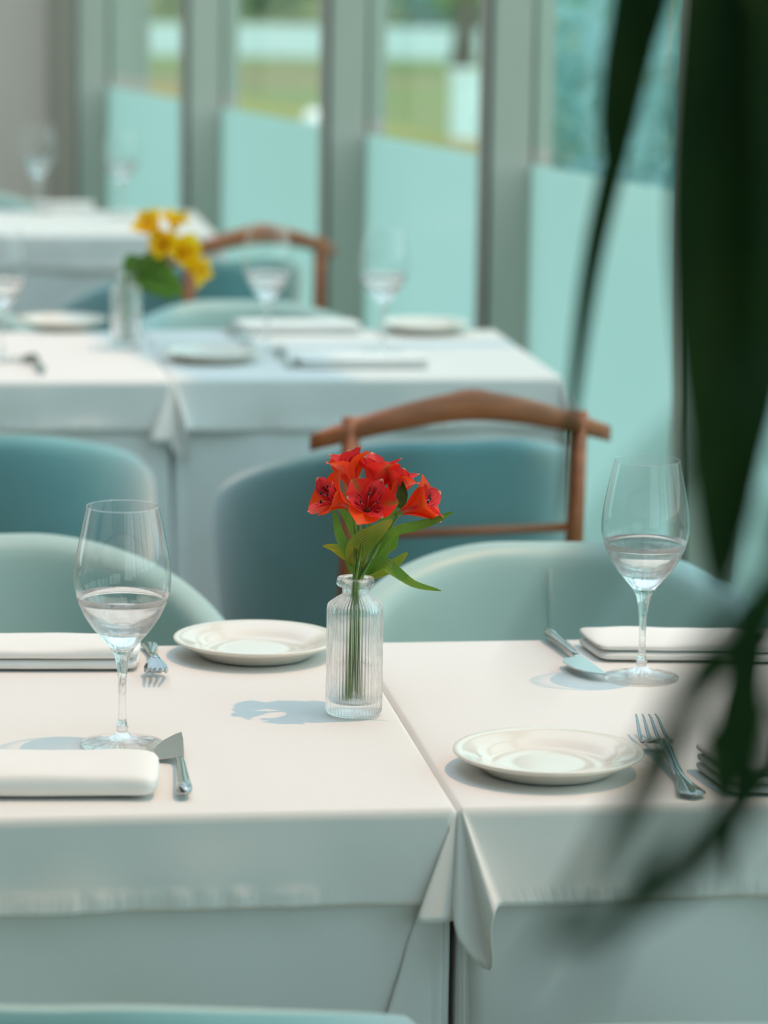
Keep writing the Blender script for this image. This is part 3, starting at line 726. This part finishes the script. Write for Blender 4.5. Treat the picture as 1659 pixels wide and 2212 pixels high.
def napkin(p_front, w, d, rz, layers, label, seed=0, th=0.009, skew=0.0, side=1, puff=0.35):
    """p_front: the front corner at its visible end; extends w to side (+1 right / -1 left) and d back"""
    rng = random.Random(seed)
    bm = bmesh.new(); z = 0.0
    for L in range(layers):
        nx, ny = 26, 14
        inset = rng.uniform(-0.004, 0.004); dd = d - abs(inset)
        sec = []
        # closed cross-section in (y, z): a pillow-like fold with rounded front edge
        for k in range(ny):
            a = k / ny * 2 * math.pi
            cx, cz = math.cos(a), math.sin(a)
            yy = dd / 2 - dd / 2 * math.copysign(abs(cx) ** 0.22, cx)
            zz = th / 2 * math.copysign(abs(cz) ** 0.7, cz)
            sec.append((yy, zz))
        rings = []
        for i in range(nx + 1):
            u = i / nx; x = u * w * side
            e_ = 1 - 0.55 * math.exp(-u * 60)
            ring = []
            for (yy, zz) in sec:
                wob = mnoise.noise(Vector((x * 14 + seed * 7, yy * 22, L * 3.3 + seed)))
                w2 = mnoise.noise(Vector((x * 40 + seed * 7, yy * 30, L * 3.3 + seed)))
                top = zz > 0
                zz2 = z + th / 2 + zz * e_ * (1 + (puff * wob if top and L == layers - 1 else 0.06 * wob))
                if top and L == layers - 1: zz2 += 0.0008 * w2 + 0.0016 * mnoise.noise(Vector((x * 9 + yy * 12 + seed, seed * 2.7, 0)))
                zz2 = max(zz2, 0.0003)
                ring.append(bm.verts.new((x + skew * yy * side + 0.0015 * w2 * (i == 0), yy + 0.0012 * w2 + inset, zz2)))
            rings.append(ring)
        for i in range(nx):
            for k in range(ny): bm.faces.new((rings[i][k], rings[i][(k + 1) % ny], rings[i + 1][(k + 1) % ny], rings[i + 1][k]))
        bm.faces.new(rings[0][::-1]); bm.faces.new(rings[-1])
        z += th * 0.97
    o = obj('folded_napkin', bm, M_napkin); o.location = p_front; o.rotation_euler = (0, 0, rz)
    subsurf(o)
    return tag(o, label, 'napkin', 'folded napkins')
ZT = 0.7512
gl = wine_glass(on_plane(264, 1608, ZT), 'empty wine glass at left, beside the wide butter knife')
for px, py, lb in ((1385, 1463, 'empty wine glass on the near right table, partly behind dark leaves'),
                   (4, 778, 'blurred wine glass on the second-row table, cut by the left edge'),
                   (576, 757, 'blurred wine glass in front of the far hanger rail'),
                   (826, 762, 'blurred wine glass on the second-row table, nearest the windows'),
                   (84, 458, 'faint wine glass on the far table before the beige wall'),
                   (262, 468, 'faint wine glass on the far table before the first window')):
    g = copy_tree(gl); g.location = on_plane(px, py, ZT); g['label'] = lb
plate(on_plane(1183, 1662, ZT), 'cream plate on the near right table, left of the fork')
plate(on_plane(553, 1413, ZT), 'cream plate on the near left table, between the vase and the small fork')
plate(on_plane(133, 708, ZT), 'blurred plate in the second row, left of the yellow flowers')
plate(on_plane(460, 778, ZT), 'blurred plate in the second row, in front of the yellow flowers')
plate(on_plane(915, 716, ZT), 'blurred plate in the second row, nearest the windows')
fork(on_plane(1500, 1727, ZT), on_plane(1394, 1583, ZT), 'steel fork on the near right table beside the cream plate')
fork(on_plane(322, 1395, ZT), on_plane(342, 1481, ZT), 'steel fork at left with its tines towards us, beside the far plate')
butter_knife(on_plane(403, 1729, ZT), on_plane(386, 1600, ZT), 'steel butter knife with dark blade beside the near left napkin').rotation_euler.rotate_axis('Y', math.radians(-13))
butter_knife(on_plane(1181, 1377, ZT), on_plane(1300, 1472, ZT), 'steel butter knife with teal glint beside the far glass', -1)
napkin(on_plane(346, 1727, ZT), 0.30, 0.105, TA * 0.4, 1, 'folded white napkin at lower left in front of the wine glass', 1, 0.022, side=-1, puff=0.16)
napkin(on_plane(305, 1452, ZT), 0.30, 0.095, TA * 0.5, 2, 'folded white napkin at left behind the wine glass', 2, 0.011, side=-1, puff=0.7)
napkin(on_plane(1292, 1428, ZT), 0.26, 0.085, TA * 0.1, 2, 'folded white napkin behind the wine glass at right', 3, 0.0095, skew=-0.22)
napkin(on_plane(1572, 1717, ZT), 0.20, 0.095, 0.0, 3, 'folded white napkin half hidden behind the dark leaves', 4, 0.0085, skew=-0.25)
napkin(on_plane(522, 722, ZT), 0.22, 0.09, TA, 2, 'blurred white napkin in the second row, at the far side', 5, 0.009, skew=-0.1)
napkin(on_plane(650, 797, ZT), 0.22, 0.09, TA, 2, 'blurred white napkin in the second row, at the near side', 6, 0.009, skew=-0.1)
napkin(on_plane(78, 455, ZT), 0.15, 0.08, TA, 2, 'blurred white napkin on the far table', 8, 0.010, skew=-0.1)
butter_knife(on_plane(92, 808, ZT), on_plane(72, 772, ZT), 'blurred butter knife in the second row, near the left edge')
butter_knife(on_plane(490, 716, ZT), on_plane(535, 742, ZT), 'blurred butter knife in the second row, behind the plate')
fork(on_plane(632, 795, ZT), on_plane(600, 765, ZT), 'blurred fork in the second row, beside the near napkin')

# ------------------------------------------------------------------ vases and flowers
def vase(loc, label):
    e = empty('bottle_vase', loc, 0, label, 'vase', 'ribbed bottle vases')
    rb = 0.0014
    out = [(0.0, 0.0), (0.022, 0.0), (0.0246, 0.001), (0.0252, 0.004, rb), (0.0253, 0.010, rb), (0.0252, 0.06, rb), (0.0252, 0.100, rb), (0.0249, 0.1035, rb), (0.0238, 0.1055, rb), (0.0185, 0.1098, rb * 0.6), (0.0138, 0.1130, rb * 0.2), (0.0126, 0.1142), (0.0123, 0.1155), (0.0123, 0.1205), (0.0132, 0.1216), (0.0165, 0.1222), (0.0177, 0.1238), (0.0176, 0.1280), (0.0166, 0.1300)]
    inn = [(0.0125, 0.1302), (0.0108, 0.1280), (0.0104, 0.1215), (0.0104, 0.116), (0.0135, 0.1118), (0.0195, 0.106), (0.0226, 0.101), (0.0230, 0.096), (0.0230, 0.06), (0.0230, 0.016), (0.0215, 0.0125), (0.0, 0.0115)]
    bm = bmesh.new(); add_lathe(bm, out + inn, 288, rib=50); obj('glass_body', bm, M_vase, e)
    bm = bmesh.new(); add_lathe(bm, [(0, 0.0118), (0.0212, 0.0128), (0.0228, 0.0163), (0.0228, 0.0468), (0.0, 0.0465)], 64); obj('water', bm, M_water, e)
    return e
VB = on_plane(764, 1541, ZT)
vase(VB, 'clear ribbed glass vase holding the red flowers')
VZ = 3.125
def vpt(px, py, dz=0.0):
    """a point of the bouquet: seen at px,py, dz metres farther than the vase"""
    return at_depth(px, py, VZ + dz)
def petal(bm, ax, side, length, width, spread, recurve, cup, tipn, nl=12, nw=7):
    """petal starting at origin, going along ax and opening towards side"""
    uvl = bm.loops.layers.uv.verify()
    nrm = ax.cross(side).normalized()
    rows = []; ang = math.radians(6); p = Vector((0, 0, 0)) + side * 0.002
    for i in range(nl + 1):
        t = i / nl
        ang_t = math.radians(5 + spread * sm(0.05, 0.75, t) + recurve * sm(0.7, 1.0, t))
        d = ax * math.cos(ang_t) + side * math.sin(ang_t)
        if i: p = p + d * (length / nl)
        up = -(side * math.cos(ang_t) - ax * math.sin(ang_t))      # towards the inside of the flower
        wd = width * (0.16 + 0.84 * sm(0.0, 0.62, t)) * (1 - sm(0.72, 1.04, t) ** 1.5)
        if tipn and t > 0.93: wd = max(wd, width * 0.05)
        row = []
        for j in range(nw):
            u = -1 + 2 * j / (nw - 1)
            row.append((bm.verts.new(p + nrm * (u * wd / 2) + up * (cup * wd * u * u)), (u + 1) / 2, t))
        rows.append(row)
    for i in range(nl):
        for j in range(nw - 1):
            q = (rows[i][j], rows[i][j + 1], rows[i + 1][j + 1], rows[i + 1][j])
            f = bm.faces.new([a[0] for a in q])
            for l, a in zip(f.loops, q): l[uvl].uv = (a[1], a[2])
def bloom(parent, base, ax, roll, size, mats, seed, openness=1.0, zone=None):
    rng = random.Random(seed)
    e = empty('bloom', base - parent.location); e.parent = parent
    ax = ax.normalized(); s0 = ax.orthogonal().normalized(); s0.rotate(Matrix.Rotation(roll, 3, ax))
    for k in range(6):
        outer = k % 2 == 0
        sd = s0.copy(); sd.rotate(Matrix.Rotation(k * math.pi / 3 + rng.uniform(-.08, .08), 3, ax))
        bm = bmesh.new()
        if outer: petal(bm, ax, sd, size * rng.uniform(.95, 1.05), size * 0.74, 50 * openness + rng.uniform(-6, 8), 24 + rng.uniform(-8, 22), 0.16, True)
        else: petal(bm, ax, sd, size * rng.uniform(1.0, 1.08), size * 0.44, 34 * openness + rng.uniform(-5, 5), 14, 0.20, True)
        obj('petal', bm, mats[0] if outer and rng.random() < 0.55 else (mats[1] if outer else mats[2]), e)
    for k in range(4):
        sd = s0.copy(); sd.rotate(Matrix.Rotation(k * math.pi / 2 + 0.5, 3, ax))
        bm = bmesh.new(); pts = [ax * size * q * 0.72 + sd * size * (0.03 + 0.16 * q * q) for q in (0.05, 0.35, 0.7, 1.0)]
        add_tube(bm, pts, 0.0004, 6)
        st = obj('stamen', bm, mats[2], e)
        bm = bmesh.new(); bmesh.ops.create_icosphere(bm, subdivisions=2, radius=0.0011, matrix=Matrix.Translation(pts[-1]) @ Matrix.Diagonal((1, 1, 1.6, 1)))
        obj('anther', bm, M_anther, st)
    # green receptacle
    bm = bmesh.new(); add_tube(bm, [-ax * 0.005, ax * -0.002, ax * 0.003, ax * 0.006], [0.0012, 0.0026, 0.0028, 0.0016], 10); obj('receptacle', bm, M_stem, e)
    return e
def leaf(parent, pts, width, mat, facing=None, fold=0.25, twist=0.0, n=20, name='leaf', sharp=1.0):
    """pts world positions along the midrib; facing = the direction its flat side looks"""
    P = crom(pts, n); uvs = []
    bm = bmesh.new(); uvl = bm.loops.layers.uv.verify(); rows = []
    for i, p in enumerate(P):
        t = i / (n - 1)
        tg = (P[min(i + 1, n - 1)] - P[max(i - 1, 0)]).normalized()
        f = Vector(facing) if facing is not None else Vector((0.2, -1, 0.35))
        f = (f - tg * f.dot(tg)).normalized()
        f.rotate(Matrix.Rotation(twist * (t - 0.4), 3, tg))
        w = tg.cross(f)
        wd = width * (math.sin(math.pi * min(1, t ** 0.8 * 0.98 + 0.02)) ** 0.8) * 0.5 + 0.0004
        row = []
        for j in range(7):
            u = -1 + j / 3
            row.append((bm.verts.new(p + w * wd * u + f * (fold * wd * u * u) + f * 0.04 * wd * math.sin(t * 17 + u * 2)), (u + 1) / 2, t))
        rows.append(row)
    for i in range(n - 1):
        for j in range(6):
            q = (rows[i][j], rows[i][j + 1], rows[i + 1][j + 1], rows[i + 1][j]); fc = bm.faces.new([a[0] for a in q])
            for l, a in zip(fc.loops, q): l[uvl].uv = (a[1], a[2])
    o = obj(name, bm, mat, parent)
    for v in o.data.vertices: v.co -= parent.location
    return o
def Z8(x, y, dz=0.0): return vpt(650 + x / 4.74, 960 + y / 4.74, dz)
def flower(head_xy, head_dz, via_xy, via_dz, ax, roll, size, mats, leaves, label, seed, foot, openness=1.0):
    root = VB + Vector((foot[0], foot[1], 0.0135))
    e = empty('alstroemeria', root, 0, label, 'flower', 'red flowers in the vase')
    head = Z8(*head_xy, head_dz)
    neck = VB + Vector((foot[0] * 0.25 + 0.001, foot[1] * 0.25, 0.124))
    low = VB + Vector((foot[0] * 0.3 + 0.0005, foot[1] * 0.3, 0.104))
    via = Z8(*via_xy, via_dz)
    pts = crom([root, root.lerp(low, 0.5) , low, neck, via, head], 26)
    bm = bmesh.new(); add_tube(bm, [p - root for p in pts], [0.0019] * 16 + [0.0016] * 6 + [0.0012] * 4, 8); obj('stem', bm, M_stem, e)
    bloom(e, head, Vector(ax), roll, size, mats, seed, openness)
    for (pp, w, m_, fc, fo, tw) in leaves:
        leaf(e, [Z8(*q) for q in pp], w / 4.74 / 2304, m_, fc, fo, tw)
    return e
R3 = (M_pet_out, M_pet_org, M_pet_in); O3 = (M_pet_org, M_pet_org, M_pet_in)
flower((505, 640), -0.012, (560, 900), -0.006, (-0.75, -0.30, 0.42), 0.5, 0.041, O3,
       [([(555, 1360, 0), (480, 1120, -.004), (380, 900, -.008), (330, 640, -.010)], 125, M_leaf, (0.5, -1, 0.2), 0.3, 0.3)],
       'red-orange alstroemeria at left of the bunch, petals reaching out to the left', 1, (-0.010, -0.004))
flower((665, 700, ), -0.020, (640, 950), -0.014, (0.10, -0.85, 0.50), 0.2, 0.041, R3,
       [([(530, 1250, -.004), (590, 1060, -.014), (740, 930, -.020), (940, 770, -.016)], 235, M_leaf_y, (-0.3, -1, 0.3), 0.25, -0.3),
        ([(470, 1180, .0), (400, 1100, .002), (330, 1060, .004), (222, 1040, .006)], 100, M_leaf_y, (0, -0.8, 0.7), 0.3, 0.2)],
       'red alstroemeria at the front of the bunch, its striped throat facing us', 2, (-0.006, -0.008))
flower((530, 480), 0.012, (600, 900), 0.006, (-0.18, 0.05, 1.0), 1.0, 0.042, R3,
       [([(555, 960, .004), (520, 830, .006), (460, 730, .008), (380, 640, .010)], 100, M_leaf, (0.4, -1, 0.1), 0.2, 0.4)],
       'red alstroemeria standing highest at the left of the bunch', 3, (-0.003, 0.006), 0.62)
flower((755, 560), 0.014, (690, 900), 0.006, (0.10, 0.10, 1.0), 0.1, 0.045, R3,
       [([(820, 1240, .010), (880, 1120, .014), (940, 1030, .018), (990, 830, .020)], 170, M_leaf, (-0.8, -0.8, 0.2), 0.4, 0.9)],
       'red alstroemeria standing upright at the centre back of the bunch', 4, (0.002, 0.008), 0.72)
flower((905, 580), 0.010, (760, 950), 0.006, (0.42, 0.15, 0.9), 0.8, 0.037, R3,
       [([(1000, 650, .0), (1040, 570, -.002), (1045, 470, -.002), (1018, 365, 0)], 130, M_leaf_d, (-0.6, -1, 0.1), 0.4, 0.2),
        ([(680, 1375, -.004), (830, 1310, -.008), (980, 1210, -.010), (1095, 1105, -.012)], 120, M_leaf_y, (0.2, -0.8, 0.8), 0.3, 0.3)],
       'small red alstroemeria behind the dark leaf at the back of the bunch', 5, (0.005, 0.004), 0.8)
flower((1010, 705), -0.004, (850, 960), -0.002, (0.86, -0.12, 0.42), 0.2, 0.043, O3,
       [([(700, 1230, -.002), (850, 985, -.006), (1000, 890, -.010), (1200, 840, -.014), (1380, 780, -.016), (1562, 690, -.018)], 125, M_leaf, (0.1, -0.75, 0.9), 0.3, 0.5),
        ([(608, 1345, -.006), (720, 1262, -.012), (860, 1240, -.018), (960, 1310, -.022), (1160, 1440, -.028), (1435, 1500, -.034)], 150, M_leaf, (0.3, -0.8, 0.5), 0.35, -0.4),
        ([(770, 870, .0), (860, 790, .0), (930, 720, .0), (998, 610, .0)], 85, M_leaf, (-0.4, -1, 0.2), 0.3, 0.2)],
       'orange-red alstroemeria opening to the right of the bunch', 6, (0.008, -0.003), 0.85)

# yellow flowers in the second-row vase
VB2 = on_plane(272, 752, ZT)
vase(VB2, 'blurred clear glass vase holding the yellow flowers')
zc2 = -(CM.inverted() @ VB2).z
Y3 = (M_pet_yel, M_pet_yel, M_pet_yin)
for k, (hx, hy, ax, sz, lv, lb) in enumerate((
        (345, 512, (-0.6, -0.4, 0.8), 0.055, [((300, 600), (285, 570), (268, 585))], 'blurred yellow flower at the upper left of its bunch'),
        (375, 505, (0.1, -0.3, 1.0), 0.046, [((290, 600), (320, 570), (360, 560))], 'blurred yellow flower at the top of its bunch'),
        (380, 555, (0.5, -0.8, 0.3), 0.055, [((290, 600), (350, 590), (395, 640))], 'blurred yellow flower at the front of its bunch'),
        (400, 572, (0.9, -0.3, -0.3), 0.050, [((285, 605), (340, 620), (375, 640))], 'blurred yellow flower at the lower right of its bunch'),
        (365, 535, (-0.3, -0.9, 0.3), 0.046, [((280, 600), (300, 575), (350, 605))], 'blurred yellow flower in the middle of its bunch'))):
    fx, fy = 0.008 * math.cos(k * 1.3), 0.008 * math.sin(k * 1.3)
    root = VB2 + Vector((fx, fy, 0.0135))
    e = empty('alstroemeria', root, 0, lb, 'flower', 'yellow flowers in the second vase')
    head = at_depth(hx, hy, zc2 + (k % 3 - 1) * 0.012)
    pts = crom([root, VB2 + Vector((fx * .3, fy * .3, 0.06)), VB2 + Vector((fx * .3, fy * .3, 0.124)), at_depth(lerp(290, hx, 0.5), lerp(595, hy, 0.6), zc2), head], 20)
    bm = bmesh.new(); add_tube(bm, [p - root for p in pts], 0.0017, 8); obj('stem', bm, M_stem, e)
    bloom(e, head, Vector(ax), k * 0.7, sz, Y3, 60 + k, 1.0)
    for L_ in lv:
        for dd in (-0.012, 0.012):
            leaf(e, [at_depth(q[0], q[1] + dd * 500, zc2 + dd) for q in L_], 0.026, M_leaf, (0.1, -0.8, 0.5), 0.3, 0.3)

# ------------------------------------------------------------------ blind chain
e = empty('blind_chain', at_depth(1450, 0, 6.2), 0, 'pale beaded chain hanging in front of the widest window', 'chain')
top = Vector((0, 0, H - e.location.z)); bot = at_depth(1443, 166, 6.2) - e.location
bm = bmesh.new(); n = 90
add_tube(bm, [top.lerp(bot, q / 40) for q in range(41)], 0.0022, 6)
M_chain = plain('chain_beads', (0.65, 0.62, 0.5), 0.4)
for k in range(90):
    p = top.lerp(bot, 1 - k * 0.0105)
    bmesh.ops.create_icosphere(bm, subdivisions=1, radius=0.0045, matrix=Matrix.Translation(p))
obj('beads', bm, M_chain, e)

# ------------------------------------------------------------------ foreground plant
PB_ = Vector((0.62, 1.25, 0.0))
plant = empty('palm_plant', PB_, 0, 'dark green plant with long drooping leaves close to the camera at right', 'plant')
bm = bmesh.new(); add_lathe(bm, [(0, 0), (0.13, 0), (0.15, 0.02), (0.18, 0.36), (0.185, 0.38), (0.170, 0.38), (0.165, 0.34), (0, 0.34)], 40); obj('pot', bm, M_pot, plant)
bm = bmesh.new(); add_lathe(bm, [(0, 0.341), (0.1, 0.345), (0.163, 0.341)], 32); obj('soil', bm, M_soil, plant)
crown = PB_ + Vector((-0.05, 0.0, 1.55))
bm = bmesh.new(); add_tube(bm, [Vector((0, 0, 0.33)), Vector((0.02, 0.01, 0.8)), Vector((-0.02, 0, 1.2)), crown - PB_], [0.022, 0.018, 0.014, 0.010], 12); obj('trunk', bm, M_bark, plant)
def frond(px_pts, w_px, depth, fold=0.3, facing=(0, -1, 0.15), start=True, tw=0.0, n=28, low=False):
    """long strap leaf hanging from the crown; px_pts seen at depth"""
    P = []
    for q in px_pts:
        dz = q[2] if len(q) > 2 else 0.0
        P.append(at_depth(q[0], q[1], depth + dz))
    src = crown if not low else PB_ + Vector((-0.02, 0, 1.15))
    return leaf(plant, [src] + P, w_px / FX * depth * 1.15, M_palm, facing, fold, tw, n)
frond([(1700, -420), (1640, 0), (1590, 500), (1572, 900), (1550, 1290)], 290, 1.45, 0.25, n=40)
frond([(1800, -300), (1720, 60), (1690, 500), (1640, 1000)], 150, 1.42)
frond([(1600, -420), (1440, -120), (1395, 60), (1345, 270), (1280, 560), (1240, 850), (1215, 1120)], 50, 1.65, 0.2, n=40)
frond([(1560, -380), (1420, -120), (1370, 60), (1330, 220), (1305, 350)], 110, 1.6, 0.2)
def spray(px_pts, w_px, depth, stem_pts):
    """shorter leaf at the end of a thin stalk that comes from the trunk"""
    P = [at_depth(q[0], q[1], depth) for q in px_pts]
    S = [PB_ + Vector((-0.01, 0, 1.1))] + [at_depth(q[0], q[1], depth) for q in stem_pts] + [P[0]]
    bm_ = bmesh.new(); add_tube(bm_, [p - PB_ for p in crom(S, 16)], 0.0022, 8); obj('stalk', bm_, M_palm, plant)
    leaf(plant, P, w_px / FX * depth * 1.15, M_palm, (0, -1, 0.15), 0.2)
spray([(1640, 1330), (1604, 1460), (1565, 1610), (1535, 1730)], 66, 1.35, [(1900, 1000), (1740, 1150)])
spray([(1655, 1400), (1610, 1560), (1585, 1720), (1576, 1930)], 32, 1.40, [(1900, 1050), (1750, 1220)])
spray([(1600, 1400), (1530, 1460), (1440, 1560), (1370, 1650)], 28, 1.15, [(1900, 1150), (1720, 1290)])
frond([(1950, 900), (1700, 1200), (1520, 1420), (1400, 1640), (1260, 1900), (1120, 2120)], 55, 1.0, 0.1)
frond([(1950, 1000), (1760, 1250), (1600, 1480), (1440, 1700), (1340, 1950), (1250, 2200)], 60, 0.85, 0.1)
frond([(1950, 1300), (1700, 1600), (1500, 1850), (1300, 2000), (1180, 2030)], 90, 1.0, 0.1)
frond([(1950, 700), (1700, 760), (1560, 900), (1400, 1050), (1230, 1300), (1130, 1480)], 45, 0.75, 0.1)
